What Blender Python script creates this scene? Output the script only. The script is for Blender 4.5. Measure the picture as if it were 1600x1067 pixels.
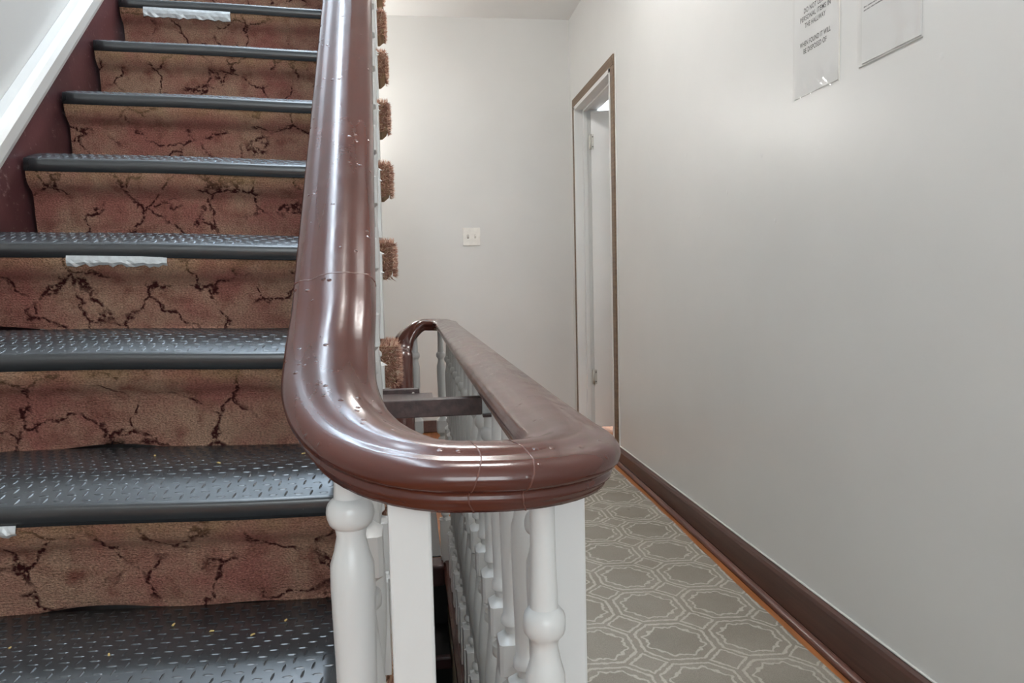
import bpy, bmesh, math, random
from mathutils import Vector, Matrix
random.seed(7)
scene = bpy.context.scene
for o in list(bpy.data.objects): bpy.data.objects.remove(o)
COL = scene.collection

# ------------------------------------------------------------------ camera
cam_d = bpy.data.cameras.new('camera'); cam = bpy.data.objects.new('camera', cam_d); COL.objects.link(cam)
CX = Vector((0.990229, -0.137448, -0.023567)); CY = Vector((0.033681, 0.071731, 0.996855)); CZ = CX.cross(CY)
m = Matrix((CX, CY, CZ)).transposed().to_4x4(); m.translation = (0, 0, .93)
cam.matrix_world = m
cam_d.sensor_width = 36; cam_d.lens = 36 * 1150 / 1600; cam_d.clip_start = .02
scene.camera = cam

# ------------------------------------------------------------------ world, exposure
vs = scene.view_settings
vs.view_transform = 'Standard'; vs.look = 'None'; vs.gamma = 1; vs.use_curve_mapping = False
vs.exposure = 0.54
scene.cycles.max_bounces = 7; scene.cycles.diffuse_bounces = 4; scene.cycles.glossy_bounces = 3; scene.cycles.caustics_reflective = False; scene.cycles.caustics_refractive = False
world = bpy.data.worlds.new('world'); scene.world = world; world.use_nodes = True
bg = world.node_tree.nodes['Background']
bg.inputs[0].default_value = (.74, .87, 1.0, 1); bg.inputs[1].default_value = 13.5

def portal(name, loc, rot, sx, sy):
    l = bpy.data.lights.new(name, 'AREA'); l.shape = 'RECTANGLE'; l.size = sx; l.size_y = sy
    l.cycles.is_portal = True
    o = bpy.data.objects.new(name, l); COL.objects.link(o); o.location = loc; o.rotation_euler = rot
portal('skylight_portal', (-.68, 1.7, 5.38), (0, 0, 0), .34, 4.0)
portal('window_portal', (.15, -2.66, 1.55), (math.pi / 2, 0, 0), 1.5, 1.6)
portal('upper_window_portal', (-.05, 4.78, 4.12), (-math.pi / 2, 0, 0), 1.5, 1.75)
LAMP = 60.0       # strength of the glass globes

# ------------------------------------------------------------------ helpers
def srgb(r, g, b):
    f = lambda c: (c / 255 / 12.92) if c / 255 <= .04045 else ((c / 255 + .055) / 1.055) ** 2.4
    return (f(r), f(g), f(b), 1)

def tag(o, label=None, cat=None, group=None, kind=None):
    if label: o['label'] = label
    if cat: o['category'] = cat
    if group: o['group'] = group
    if kind: o['kind'] = kind
    return o

def empty(name, loc, label=None, cat=None, group=None, kind=None):
    o = bpy.data.objects.new(name, None); COL.objects.link(o); o.location = loc; o.empty_display_size = .05
    return tag(o, label, cat, group, kind)

def wloc(o):
    v = Vector(o.location)
    while o.parent is not None:
        v += Vector(o.matrix_parent_inverse.translation); o = o.parent; v += Vector(o.location)
    return v

def attach(o, parent):
    o.parent = parent
    o.matrix_parent_inverse = Matrix.Translation(-wloc(parent))

def link(name, me, mat, parent=None, smooth=False, loc=(0, 0, 0)):
    o = bpy.data.objects.new(name, me); COL.objects.link(o); o.location = loc
    if mat is not None and len(me.materials) == 0: me.materials.append(mat)
    if parent is not None: attach(o, parent)
    if smooth:
        for p in me.polygons: p.use_smooth = True
    return o

def pyd(name, v, f, mat, parent=None, smooth=False, loc=(0, 0, 0), recalc=True):
    me = bpy.data.meshes.new(name); me.from_pydata([tuple(q) for q in v], [], f); me.update()
    if recalc:
        bm = bmesh.new(); bm.from_mesh(me); bmesh.ops.recalc_face_normals(bm, faces=bm.faces); bm.to_mesh(me); bm.free()
    return link(name, me, mat, parent, smooth, loc)

BF = [(0, 3, 2, 1), (4, 5, 6, 7), (0, 1, 5, 4), (1, 2, 6, 5), (2, 3, 7, 6), (3, 0, 4, 7)]
def boxv(x0, x1, y0, y1, z0, z1):
    return [(x0, y0, z0), (x1, y0, z0), (x1, y1, z0), (x0, y1, z0), (x0, y0, z1), (x1, y0, z1), (x1, y1, z1), (x0, y1, z1)]

class MB:
    def __init__(s): s.v = []; s.f = []
    def add(s, v, f):
        n = len(s.v); s.v += [tuple(q) for q in v]; s.f += [tuple(i + n for i in q) for q in f]; return s
    def box(s, *a): return s.add(boxv(*a), BF)
    def xf(s, fn): s.v = [fn(*q) for q in s.v]; return s
    def build(s, name, mat, parent=None, smooth=False, loc=(0, 0, 0), bevel=0, seg=2):
        o = pyd(name, s.v, s.f, mat, parent, smooth, loc)
        if bevel:
            b = o.modifiers.new('bevel', 'BEVEL'); b.width = bevel; b.segments = seg; b.limit_method = 'ANGLE'
        return o

def lathe(prof, n=14):
    """prof: list of (r, z)"""
    v, f = [], []
    for r, z in prof:
        for i in range(n):
            a = 2 * math.pi * i / n; v.append((r * math.cos(a), r * math.sin(a), z))
    for k in range(len(prof) - 1):
        for i in range(n):
            j = (i + 1) % n; f.append((k * n + i, k * n + j, (k + 1) * n + j, (k + 1) * n + i))
    f.append(tuple(range(n - 1, -1, -1))); f.append(tuple(range((len(prof) - 1) * n, len(prof) * n)))
    return v, f

def prism(poly, a0, a1, axis='x'):
    """poly of 2-D points extruded along an axis"""
    n = len(poly)
    if axis == 'x': v = [(a0, p, q) for p, q in poly] + [(a1, p, q) for p, q in poly]
    elif axis == 'y': v = [(p, a0, q) for p, q in poly] + [(p, a1, q) for p, q in poly]
    else: v = [(p, q, a0) for p, q in poly] + [(p, q, a1) for p, q in poly]
    f = [tuple(range(n)), tuple(range(2 * n - 1, n - 1, -1))] + [(i, (i + 1) % n, n + (i + 1) % n, n + i) for i in range(n)]
    return v, f

# ------------------------------------------------------------------ materials
class Mat:
    def __init__(s, name, col=(.5, .5, .5, 1), rough=.5, spec=.5):
        s.m = bpy.data.materials.new(name); s.m.use_nodes = True; s.t = s.m.node_tree; s.n = s.t.nodes
        s.b = s.n['Principled BSDF']; s.b.inputs['Base Color'].default_value = col
        s.b.inputs['Roughness'].default_value = rough; s.b.inputs['Specular IOR Level'].default_value = spec
    def node(s, t, **kw):
        n = s.n.new(t)
        for k, v in kw.items():
            if k in n.inputs.keys(): n.inputs[k].default_value = v
            else: setattr(n, k, v)
        return n
    def L(s, a, b): s.t.links.new(a, b)
    def coord(s, kind='Object', scale=(1, 1, 1), loc=(0, 0, 0)):
        tc = s.node('ShaderNodeTexCoord'); mp = s.node('ShaderNodeMapping')
        mp.inputs['Scale'].default_value = scale; mp.inputs['Location'].default_value = loc
        s.L(tc.outputs[kind], mp.inputs[0]); return mp.outputs[0]
    def noise(s, vec, scale, detail=3, rough=.5, dist=0):
        n = s.node('ShaderNodeTexNoise'); n.inputs['Scale'].default_value = scale; n.inputs['Detail'].default_value = detail
        n.inputs['Roughness'].default_value = rough; n.inputs['Distortion'].default_value = dist
        s.L(vec, n.inputs['Vector']); return n.outputs['Fac']
    def ramp(s, fac, stops, interp='LINEAR'):
        r = s.node('ShaderNodeValToRGB'); r.color_ramp.interpolation = interp
        e = r.color_ramp.elements
        while len(e) < len(stops): e.new(.5)
        for q, (p, c) in zip(e, stops):
            q.position = p; q.color = c if len(c) == 4 else (*c, 1)
        s.L(fac, r.inputs[0]); return r.outputs[0]
    def mask(s, fac, a, b):
        if a <= b: return s.ramp(fac, [(a, (0, 0, 0, 1)), (b, (1, 1, 1, 1))])
        return s.ramp(fac, [(b, (1, 1, 1, 1)), (a, (0, 0, 0, 1))])
    def mix(s, fac, a, b, blend='MIX'):
        x = s.node('ShaderNodeMix'); x.data_type = 'RGBA'; x.blend_type = blend
        for sock, val in ((x.inputs[0], fac), (x.inputs[6], a), (x.inputs[7], b)):
            if isinstance(val, (int, float)): sock.default_value = val
            elif isinstance(val, tuple): sock.default_value = val
            else: s.L(val, sock)
        return x.outputs[2]
    def math(s, op, a, b=0.0, c=None):
        x = s.node('ShaderNodeMath'); x.operation = op
        for i, val in enumerate((a, b) if c is None else (a, b, c)):
            if isinstance(val, (int, float)): x.inputs[i].default_value = val
            else: s.L(val, x.inputs[i])
        return x.outputs[0]
    def bump(s, h, strength=.3, dist=.01, normal=None):
        b = s.node('ShaderNodeBump'); b.inputs['Strength'].default_value = strength; b.inputs['Distance'].default_value = dist
        s.L(h, b.inputs['Height'])
        if normal is not None: s.L(normal, b.inputs['Normal'])
        return b.outputs[0]
    def col(s, c): s.L(c, s.b.inputs['Base Color'])
    def nrm(s, n): s.L(n, s.b.inputs['Normal'])
    def rgh(s, r): s.L(r, s.b.inputs['Roughness'])

def m_paint(name, base, rough=.35, dirt=.06, bumpy=.12):
    M = Mat(name, base, rough)
    c = M.coord('Object')
    n1 = M.noise(c, 1.6, 4); d = tuple(base[i] * (1 - dirt) for i in range(3)) + (1,)
    M.col(M.mix(M.mask(n1, .35, .7), base, d))
    v = M.node('ShaderNodeTexVoronoi'); v.inputs['Scale'].default_value = 6.5; M.L(c, v.inputs['Vector'])
    pimple = M.mask(v.outputs['Distance'], .055, .0)
    hgt = M.math('ADD', M.math('MULTIPLY', M.noise(c, 5, 2), bumpy * 2), M.math('MULTIPLY', pimple, .22))
    M.nrm(M.bump(hgt, 1.0, .006))
    return M.m

wall_m = m_paint('wall_paint', (.69, .69, .675, 1), .33)
far_m = m_paint('far_wall_paint', (.68, .675, .655, 1), .4)
ceil_m = m_paint('ceiling_paint', (.78, .78, .77, 1), .6)
white_m = m_paint('white_gloss_paint', (.74, .74, .72, 1), .3, .1, .08)
bal_m = m_paint('baluster_paint', (.66, .665, .66, 1), .28, .12, .1)

def m_brown():
    M = Mat('brown_gloss_paint', srgb(88, 52, 44), .2, .6)
    c = M.coord('Object')
    n = M.noise(c, 9, 4)
    base = M.mix(M.mask(n, .3, .75), srgb(84, 43, 35), srgb(68, 36, 30))
    specks = M.mask(M.noise(c, 120, 4, .6), .735, .76)  # sparse orange specks over the brown
    big = M.mask(M.noise(c, 14, 2), .5, .6)
    base = M.mix(M.math('MULTIPLY', specks, big), base, srgb(196, 128, 92))
    M.col(base)
    v = M.node('ShaderNodeTexVoronoi'); v.inputs['Scale'].default_value = 95; M.L(c, v.inputs['Vector'])
    spots = M.math('MULTIPLY', M.mask(v.outputs['Distance'], .2, .0), M.mask(M.noise(c, 22, 2), .52, .62))
    b1 = M.bump(M.noise(c, 45, 3), .05, .002)
    b2 = M.bump(M.noise(c, 300, 2), .05, .0006, b1)
    M.nrm(M.bump(spots, .9, .0014, b2))
    M.rgh(M.ramp(M.noise(c, 30, 3), [(.3, (.13,) * 3 + (1,)), (.75, (.26,) * 3 + (1,))]))
    return M.m
brown_m = m_brown()

def m_trimwood(name, a, b, rough=.4):
    M = Mat(name, a, rough); c = M.coord('Object', (30, 1.2, 30))
    M.col(M.mix(M.mask(M.noise(c, 3, 5), .35, .7), a, b))
    M.nrm(M.bump(M.noise(c, 6, 3), .15, .003)); return M.m
base_m = m_trimwood('brown_baseboard_paint', srgb(84, 56, 48), srgb(66, 42, 36), .35)
casing_m = m_trimwood('casing_brown', srgb(118, 96, 74), srgb(92, 70, 52), .5)
shoe_m = m_trimwood('shoe_moulding_paint', srgb(104, 66, 56), srgb(84, 52, 44), .25)
floor_m = m_trimwood('orange_floorboards', srgb(176, 112, 62), srgb(136, 80, 40), .3)
matt_floor_m = m_trimwood('worn_orange_floorboards', srgb(176, 112, 62), srgb(136, 80, 40), .65)
floor_b = m_trimwood('subfloor', srgb(70, 50, 38), srgb(50, 36, 28), .7)
brace_m = m_trimwood('dark_brown_brace', srgb(80, 62, 60), srgb(54, 40, 40), .4)

def m_skirt():
    M = Mat('maroon_skirt_paint', srgb(92, 58, 60), .35); c = M.coord('Object')
    base = M.mix(M.mask(M.noise(c, 6, 4), .35, .7), srgb(98, 60, 62), srgb(74, 44, 48))
    sc = M.mask(M.noise(M.coord('Object', (60, 9, 16)), 4, 5, .7), .60, .70)
    M.col(M.mix(M.math('MULTIPLY', sc, .55), base, srgb(176, 158, 154)))
    M.nrm(M.bump(M.noise(c, 80, 3), .15, .002)); return M.m
skirt_m = m_skirt()

def m_rubber():
    M = Mat('black_rubber', (.028, .031, .034, 1), .3, .8); c = M.coord('Object')
    dust = M.mask(M.noise(c, 160, 3, .7), .70, .78)
    M.col(M.mix(M.math('MULTIPLY', dust, .25), (.03, .033, .036, 1), (.35, .33, .28, 1)))
    M.b.inputs['Roughness'].default_value = .27; return M.m
rubber_m = m_rubber()

def m_carpet():
    M = Mat('red_brown_carpet', (.3, .15, .1, 1), .95, .1)
    tc = M.node('ShaderNodeUVMap'); uv = tc.outputs[0]
    n1 = M.noise(uv, 7, 4, .6); n2 = M.noise(uv, 22, 4, .6); n3 = M.noise(uv, 260, 2, .6)
    base = M.mix(M.mask(n1, .40, .62), srgb(204, 164, 140), srgb(188, 124, 112))
    base = M.mix(M.mask(n2, .50, .72), base, srgb(156, 102, 88))
    dx = M.node('ShaderNodeTexNoise'); dx.inputs['Scale'].default_value = 30; dx.inputs['Detail'].default_value = 3; M.L(uv, dx.inputs['Vector'])
    vm = M.node('ShaderNodeVectorMath'); vm.operation = 'SCALE'; M.L(dx.outputs['Color'], vm.inputs[0]); vm.inputs['Scale'].default_value = .045
    va = M.node('ShaderNodeVectorMath'); va.operation = 'ADD'; M.L(uv, va.inputs[0]); M.L(vm.outputs[0], va.inputs[1])
    vo = M.node('ShaderNodeTexVoronoi'); vo.feature = 'DISTANCE_TO_EDGE'; vo.inputs['Scale'].default_value = 9.5; M.L(va.outputs[0], vo.inputs['Vector'])
    vein = M.math('MULTIPLY', M.mask(vo.outputs['Distance'], .042, .014), M.mask(M.noise(uv, 13, 2), .43, .52))
    vein = M.math('MULTIPLY', vein, M.mask(M.noise(uv, 120, 2), .36, .5))
    base = M.mix(vein, base, srgb(70, 26, 28))
    # worn, yellowed roll under each nosing
    sep = M.node('ShaderNodeSeparateXYZ'); M.L(uv, sep.inputs[0])
    vfrac = M.math('FRACT', sep.outputs[1])
    worn = M.math('MULTIPLY', M.mask(vfrac, .125, .15), M.mask(vfrac, .215, .19))
    base = M.mix(M.math('MULTIPLY', worn, M.ramp(M.noise(uv, 16, 3), [(.3, (.15,) * 3 + (1,)), (.7, (.75,) * 3 + (1,))])), base, srgb(184, 150, 112))
    tuft = M.noise(M.coord('UV', (1, 1.6, 1)), 250, 3, .6)
    base = M.mix(M.mask(tuft, .34, .62), M.mix(.55, base, (.03, .015, .012, 1)), base)
    base = M.mix(M.math('MULTIPLY', M.mask(tuft, .6, .74), .35), base, srgb(214, 176, 146))
    M.col(base)
    rows = M.node('ShaderNodeTexWave'); rows.bands_direction = 'Y'; rows.inputs['Scale'].default_value = 52; rows.inputs['Distortion'].default_value = 3.5
    rows.inputs['Detail Scale'].default_value = 6; M.L(uv, rows.inputs['Vector'])
    b1 = M.bump(rows.outputs['Fac'], .35, .003)
    b2 = M.bump(tuft, 1.0, .009, b1)
    b3 = M.bump(vein, .5, .004, b2); b3.node.invert = True
    M.nrm(b3); return M.m
carpet_m = m_carpet()

def m_tuft():
    M = Mat('carpet_pile', (.3, .18, .12, 1), .95, .1); c = M.coord('Object')
    w = M.node('ShaderNodeTexWhiteNoise'); g = M.node('ShaderNodeNewGeometry')
    base = M.ramp(g.outputs['Random Per Island'], [(0, srgb(140, 98, 86)), (.4, srgb(198, 152, 132)), (.75, srgb(228, 194, 170)), (1, srgb(246, 226, 206))])
    M.col(M.mix(M.mask(M.noise(c, 40, 3), .4, .65), base, M.mix(.5, base, srgb(140, 88, 76)))); return M.m
tuft_m = m_tuft()
back_m = m_trimwood('carpet_backing', srgb(168, 140, 108), srgb(140, 112, 84), .95)

def m_runner():
    M = Mat('grey_trellis_runner', (.3, .28, .26, 1), .95, .1)
    P = .210
    co = M.coord('Object')
    dn = M.node('ShaderNodeTexNoise'); dn.inputs['Scale'].default_value = 55; dn.inputs['Detail'].default_value = 3; M.L(co, dn.inputs['Vector'])
    sb = M.node('ShaderNodeVectorMath'); sb.operation = 'SUBTRACT'; M.L(dn.outputs['Color'], sb.inputs[0]); sb.inputs[1].default_value = (.5, .5, .5)
    sc = M.node('ShaderNodeVectorMath'); sc.operation = 'SCALE'; M.L(sb.outputs[0], sc.inputs[0]); sc.inputs['Scale'].default_value = .014
    ad = M.node('ShaderNodeVectorMath'); ad.operation = 'ADD'; M.L(co, ad.inputs[0]); M.L(sc.outputs[0], ad.inputs[1])
    sp = M.node('ShaderNodeSeparateXYZ'); M.L(ad.outputs[0], sp.inputs[0])
    def cell(o, off):
        q = M.math('FRACT', M.math('ADD', M.math('MULTIPLY', o, 1 / P), off)); return M.math('ABSOLUTE', M.math('SUBTRACT', q, .5))
    u = cell(sp.outputs[0], .5 - .661 / P + 10); v = cell(sp.outputs[1], .5 - 2.017 / P + 20)
    mx = M.math('MAXIMUM', u, v); sm = M.math('ADD', u, v)
    o8 = M.math('MAXIMUM', mx, M.math('MULTIPLY', sm, .445 / .665))
    def band(x, c0, w):
        d = M.math('ABSOLUTE', M.math('SUBTRACT', x, c0)); return M.mask(d, w * 1.25, w * .75)
    l1 = band(o8, .445, .018)
    wob = M.math('MULTIPLY', M.math('SINE', M.math('MULTIPLY', M.math('MINIMUM', u, v), 40)), .016)
    l2 = band(M.math('ADD', M.math('MAXIMUM', mx, M.math('MULTIPLY', sm, .36 / .50)), wob), .355, .017)
    l3 = band(sm, .775, .022)
    lines = M.math('MAXIMUM', l1, M.math('MAXIMUM', l2, l3))
    fuzz = M.noise(co, 420, 2, .7); blot = M.noise(co, 4, 4, .6)
    g0 = M.mix(M.mask(blot, .35, .7), srgb(166, 159, 149), srgb(148, 141, 130))
    ins = M.mask(o8, .36, .32); g0 = M.mix(M.math('MULTIPLY', ins, .35), g0, srgb(144, 137, 127))
    c1 = M.mix(lines, g0, srgb(198, 191, 180))
    c1 = M.mix(M.mask(fuzz, .35, .7), M.mix(.3, c1, (.05, .05, .04, 1)), c1)
    st = M.mask(M.noise(co, 13, 3, .7), .69, .75)
    c1 = M.mix(M.math('MULTIPLY', st, .45), c1, srgb(92, 86, 78)); M.col(c1)
    b1 = M.bump(lines, .35, .003); M.nrm(M.bump(fuzz, .5, .003, b1)); return M.m
runner_m = m_runner()

def simple(name, c, rough=.4, metal=0, nscale=30, var=.12):
    M = Mat(name, c, rough); M.b.inputs['Metallic'].default_value = metal
    n = M.noise(M.coord('Object'), nscale, 4); d = tuple(c[i] * (1 - var) for i in range(3)) + (1,)
    M.col(M.mix(M.mask(n, .35, .7), c, d)); return M.m
metal_m = simple('galvanised_metal', srgb(176, 180, 182), .35, .8)
hinge_m = simple('painted_hinge', srgb(186, 184, 176), .4, .2)
screw_m = simple('dark_screw', srgb(60, 54, 46), .4, .3)
plate_m = simple('switch_plate', srgb(236, 233, 226), .3)
tape_m = simple('grey_duct_tape', srgb(196, 200, 202), .35, .25, 90, .2)
paper_m = simple('white_paper', (.76, .76, .75, 1), .8, 0, 8, .03)
ink_m = simple('black_ink', (.03, .03, .03, 1), .7)
ink2_m = simple('grey_ink', (.22, .22, .22, 1), .7)
chip_m = simple('wood_chip', srgb(206, 176, 110), .7, 0, 200)
dark_m = simple('dark_lower_stair_paint', srgb(38, 36, 36), .5, 0, 12, .3)
plum_m = simple('plum_brown_edge', srgb(84, 56, 56), .45, 0, 20, .3)
cream_m = simple('cream_paint', srgb(198, 190, 168), .5)
def m_frost(t):
    M = Mat('tinted_window_pane'); tr = M.node('ShaderNodeBsdfTransparent'); tr.inputs[0].default_value = (*t, 1)
    M.L(tr.outputs[0], M.n['Material Output'].inputs[0]); M.n.remove(M.b); return M.m
frost_m = m_frost((.92, .95, .98)); front_pane_m = m_frost((.72, .69, .655))
glass_m = Mat('window_glass', (1, 1, 1, 1), .02); glass_m.b.inputs['Transmission Weight'].default_value = 1; glass_m.b.inputs['IOR'].default_value = 1.05; glass_m = glass_m.m

def m_sleeve():
    M = Mat('clear_plastic_sleeve', (1, 1, 1, 1), .12)
    tr = M.node('ShaderNodeBsdfTransparent'); gl = M.node('ShaderNodeBsdfGlossy'); gl.inputs['Roughness'].default_value = .12
    mx = M.node('ShaderNodeMixShader'); fr = M.node('ShaderNodeFresnel'); fr.inputs[0].default_value = 1.45
    mx.inputs[0].default_value = .12; M.L(tr.outputs[0], mx.inputs[1]); M.L(gl.outputs[0], mx.inputs[2])
    M.L(mx.outputs[0], M.n['Material Output'].inputs[0]); M.n.remove(M.b); return M.m
sleeve_m = m_sleeve()

def m_emit(name, c, s):
    M = Mat(name, (1, 1, 1, 1), .4); M.b.inputs['Emission Color'].default_value = c; M.b.inputs['Emission Strength'].default_value = s; return M.m
globe_m = m_emit('lit_opal_glass', (1, .975, .945, 1), LAMP)

# ------------------------------------------------------------------ stair frame: the up flight is slightly skewed and tilted
SK, TILT = .0235, .0273
def S(x, y, z):
    yy = y - 1.1434
    return (x * math.cos(SK) - yy * math.sin(SK), 1.1434 + x * math.sin(SK) + yy * math.cos(SK), z - TILT * (x))
R_, G_ = .20376, .2313
ZE = .93
def nose(k): return (.6810 + G_ * (k - 1), .6112 + R_ * (k - 3))   # y, z of the mat's front edge at tread k (x = 0)

XR, YF, YB, XL = 1.06, 4.72, -2.6, -.875
CEIL, TOP, BOT = 2.605, 5.35, -2.9

# ------------------------------------------------------------------ setting
def struct(o, kind='structure'): o['kind'] = kind; return o
struct(MB().box(XL - .1, XL, YB, YF + .1, BOT, TOP).xf(S).build('wall_left', wall_m))
w = MB()
DY0, DY1, DZ = 3.735, 4.555, 2.02       # door opening
w.box(XR, XR + .12, YB, DY0, BOT, TOP); w.box(XR, XR + .12, DY1, YF, BOT, TOP)
w.box(XR, XR + .12, DY0, DY1, DZ, TOP); w.box(XR, XR + .12, DY0, DY1, BOT, -.012)
struct(w.build('wall_right', wall_m))
w = MB()
UX0, UX1, UZ0, UZ1 = -.80, .70, 3.25, 5.0      # window on the upper landing
w.box(-1.15, UX0, YF, YF + .12, BOT, TOP); w.box(UX1, XR + .12, YF, YF + .12, BOT, TOP); w.box(UX0, UX1, YF, YF + .12, BOT, UZ0); w.box(UX0, UX1, YF, YF + .12, UZ1, TOP)
struct(w.build('wall_far', far_m))
win = struct(empty('window_2', (0, YF, UZ0)))
f = MB(); f.box(UX0, UX0 + .05, YF + .03, YF + .08, UZ0, UZ1).box(UX1 - .05, UX1, YF + .03, YF + .08, UZ0, UZ1).box(UX0 + .05, UX1 - .05, YF + .03, YF + .08, UZ0, UZ0 + .05).box(UX0 + .05, UX1 - .05, YF + .03, YF + .08, UZ1 - .05, UZ1).box(-.08, -.03, YF + .03, YF + .08, UZ0 + .05, UZ1 - .05)
f.build('window_frame', white_m, win)
for x0, x1 in ((UX0 + .05, -.08), (-.03, UX1 - .05)): MB().box(x0, x1, YF + .05, YF + .054, UZ0 + .05, UZ1 - .05).build('pane', frost_m, win)
w = MB()
WX0, WX1, WZ0, WZ1 = -.6, .9, .75, 2.35
w.box(-1.1, WX0, YB - .12, YB, BOT, TOP); w.box(WX1, XR + .12, YB - .12, YB, BOT, TOP)
w.box(WX0, WX1, YB - .12, YB, BOT, WZ0); w.box(WX0, WX1, YB - .12, YB, WZ1, TOP)
struct(w.build('wall_back', wall_m))
win = struct(empty('window_1', (.15, YB, WZ0)))
f = MB()
for x0, x1, z0, z1 in ((WX0, WX0 + .05, WZ0, WZ1), (WX1 - .05, WX1, WZ0, WZ1), (WX0 + .05, WX1 - .05, WZ0, WZ0 + .05), (WX0 + .05, WX1 - .05, WZ1 - .05, WZ1), (.13, .17, WZ0 + .05, WZ1 - .05)): f.box(x0, x1, YB - .09, YB - .04, z0, z1)
f.build('window_frame', white_m, win)
for x0, x1 in ((WX0 + .05, .13), (.17, WX1 - .05)): MB().box(x0, x1, YB - .07, YB - .066, WZ0 + .05, WZ1 - .05).build('pane', front_pane_m, win)
c = MB()
c.box(.0, XR, YB, YF, CEIL, CEIL + .24); c.box(-1.1, .0, 3.98, YF, CEIL, CEIL + .24); c.box(-1.1, .0, YB, -.35, CEIL, CEIL + .24)
struct(c.build('ceiling', ceil_m))
c = MB()
c.box(-1.1, -.85, YB, YF, TOP, TOP + .1); c.box(-.51, XR + .12, YB, YF, TOP, TOP + .1); c.box(-.85, -.51, YB, -.3, TOP, TOP + .1); c.box(-.85, -.51, 3.7, YF, TOP, TOP + .1)
struct(c.build('ceiling_upper', ceil_m))

# floor: sub-slab + floorboards; the hall floor sags towards the right wall near the camera
def floorz(x, y): return -.036 * min(1, max(0, (x - .098) / .9)) * min(1.6, max(0, (3.6 - y) / 1.7))
XE = .098      # edge of the hall floor towards the stair well
fl = struct(empty('floor', (.5, 1, 0)))
s_ = MB(); s_.box(XE, XR, YB, YF, -.25, -.085); s_.box(-1.05, XE, 2.44, YF, -.25, -.013); s_.box(-1.05, -.02, YB, .95, -.25, -.013); s_.box(-.02, XE, YB, .44, -.25, -.013)
s_.build('subfloor', floor_b, fl)
def boards(x0, x1, y0, y1, wd=.068):
    n = max(1, round((x1 - x0) / wd)); d = (x1 - x0) / n
    me = bpy.data.meshes.new('floorboard'); me.from_pydata(boxv(.0006, d - .0006, y0, y1, -.013, 0), [], BF); me.materials.append(floor_m)
    for i in range(n): link('floorboard', me, None, fl, loc=(x0 + i * d, 0, random.uniform(-.0006, .0006)))
nb = 14; db = (XR - XE) / nb
ysl = [YB, .5, 1.2, 1.9, 2.5, 3.1, 3.6, YF]
for i in range(nb):
    x0, x1 = XE + i * db + .0006, XE + (i + 1) * db - .0006; v, f = [], []
    for y in ysl:
        za, zb_ = floorz(x0, y), floorz(x1, y); v += [(x0, y, za), (x1, y, zb_), (x1, y, zb_ - .013), (x0, y, za - .013)]
    for k in range(len(ysl) - 1):
        for q in range(4): f.append((k * 4 + q, k * 4 + (q + 1) % 4, k * 4 + 4 + (q + 1) % 4, k * 4 + 4 + q))
    f += [(0, 1, 2, 3), tuple(range(len(v) - 1, len(v) - 5, -1))]
    pyd('floorboard', v, f, floor_m, fl)
boards(-1.0, XE, 2.45, YF); boards(-1.0, -.02, YB, .74); boards(-.02, XE, YB, .44, .06)
t = struct(empty('trim_1', (XE, 1.5, 0)))
e = prism([(XE - .016, -.03), (XE + .012, -.03), (XE + .012, .004), (XE + .006, .008), (XE - .008, .008), (XE - .016, .0)], .43, 2.45, 'y')
pyd('edge_nosing', *e, brown_m, t)
MB().box(XE - .006, XE, .44, 2.44, -.3, -.03).build('fascia', cream_m, t)
MB().box(-.86, XE - .016, 2.385, 2.47, -.06, .012).build('landing_nosing', plum_m, t, bevel=.008)

# baseboards
bb = struct(empty('baseboard_right', (XR, 1.5, 0)))
def wallstrip(name, prof, mat, smooth=False):
    ys_ = [YB, .5, 1.2, 1.9, 2.5, 3.1, 3.6, 3.672]; n = len(prof); v, f = [], []
    for y in ys_:
        fz = floorz(XR - .03, y)
        for x, z, rel in prof: v.append((x, y, z + (fz if rel else 0)))
    for k in range(len(ys_) - 1):
        for q in range(n): f.append((k * n + q, k * n + (q + 1) % n, k * n + n + (q + 1) % n, k * n + n + q))
    f += [tuple(range(n)), tuple(range(len(v) - 1, len(v) - n - 1, -1))]
    return pyd(name, v, f, mat, bb, smooth)
wallstrip('board', [(XR, 0, 1), (XR - .02, 0, 1), (XR - .02, .066, 0), (XR - .015, .075, 0), (XR - .006, .08, 0), (XR, .081, 0)], base_m)
wallstrip('shoe_moulding', [(XR - .02, 0, 1)] + [(XR - .02 - .02 * math.cos(a), .019 * math.sin(a), 1) for a in [i * math.pi / 12 for i in range(7)]], shoe_m, True)
MB().box(XR - .007, XR, YB, 3.672, .081, .087).build('paint_line', white_m, bb, bevel=.003)
bf = struct(empty('baseboard_far', (0, YF, 0)))
MB().box(-1, XR, YF - .016, YF, 0, .078).build('board', base_m, bf, bevel=.004)

# door: casing, jamb, leaf
tr = struct(empty('trim_2', (XR, 4.15, 0)))
CW = .058
MB().box(XR - .014, XR, DY0 - CW, DY0 - .004, 0, DZ + .004).build('casing_upright', casing_m, tr, bevel=.003)
MB().box(XR - .014, XR, DY1 + .004, DY1 + CW, 0, DZ + .004).build('casing_upright', casing_m, tr, bevel=.003)
MB().box(XR - .014, XR, DY0 - CW, DY1 + CW, DZ + .004, DZ + CW).build('casing_head', casing_m, tr, bevel=.003)
MB().box(XR - .006, XR, DY0 - CW - .012, DY0 - CW, 0, DZ + CW + .008).build('paint_bead', white_m, tr, bevel=.002)
dr = struct(empty('door_1', (XR + .1, DY1, 0)))
j = MB(); j.box(XR - .016, XR + .13, DY0 - .004, DY0 + .018, 0, DZ); j.box(XR - .016, XR + .13, DY1 - .018, DY1 + .004, 0, DZ); j.box(XR - .016, XR + .13, DY0 - .004, DY1 + .004, DZ - .018, DZ + .004)
j.build('jamb', white_m, dr)
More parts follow.
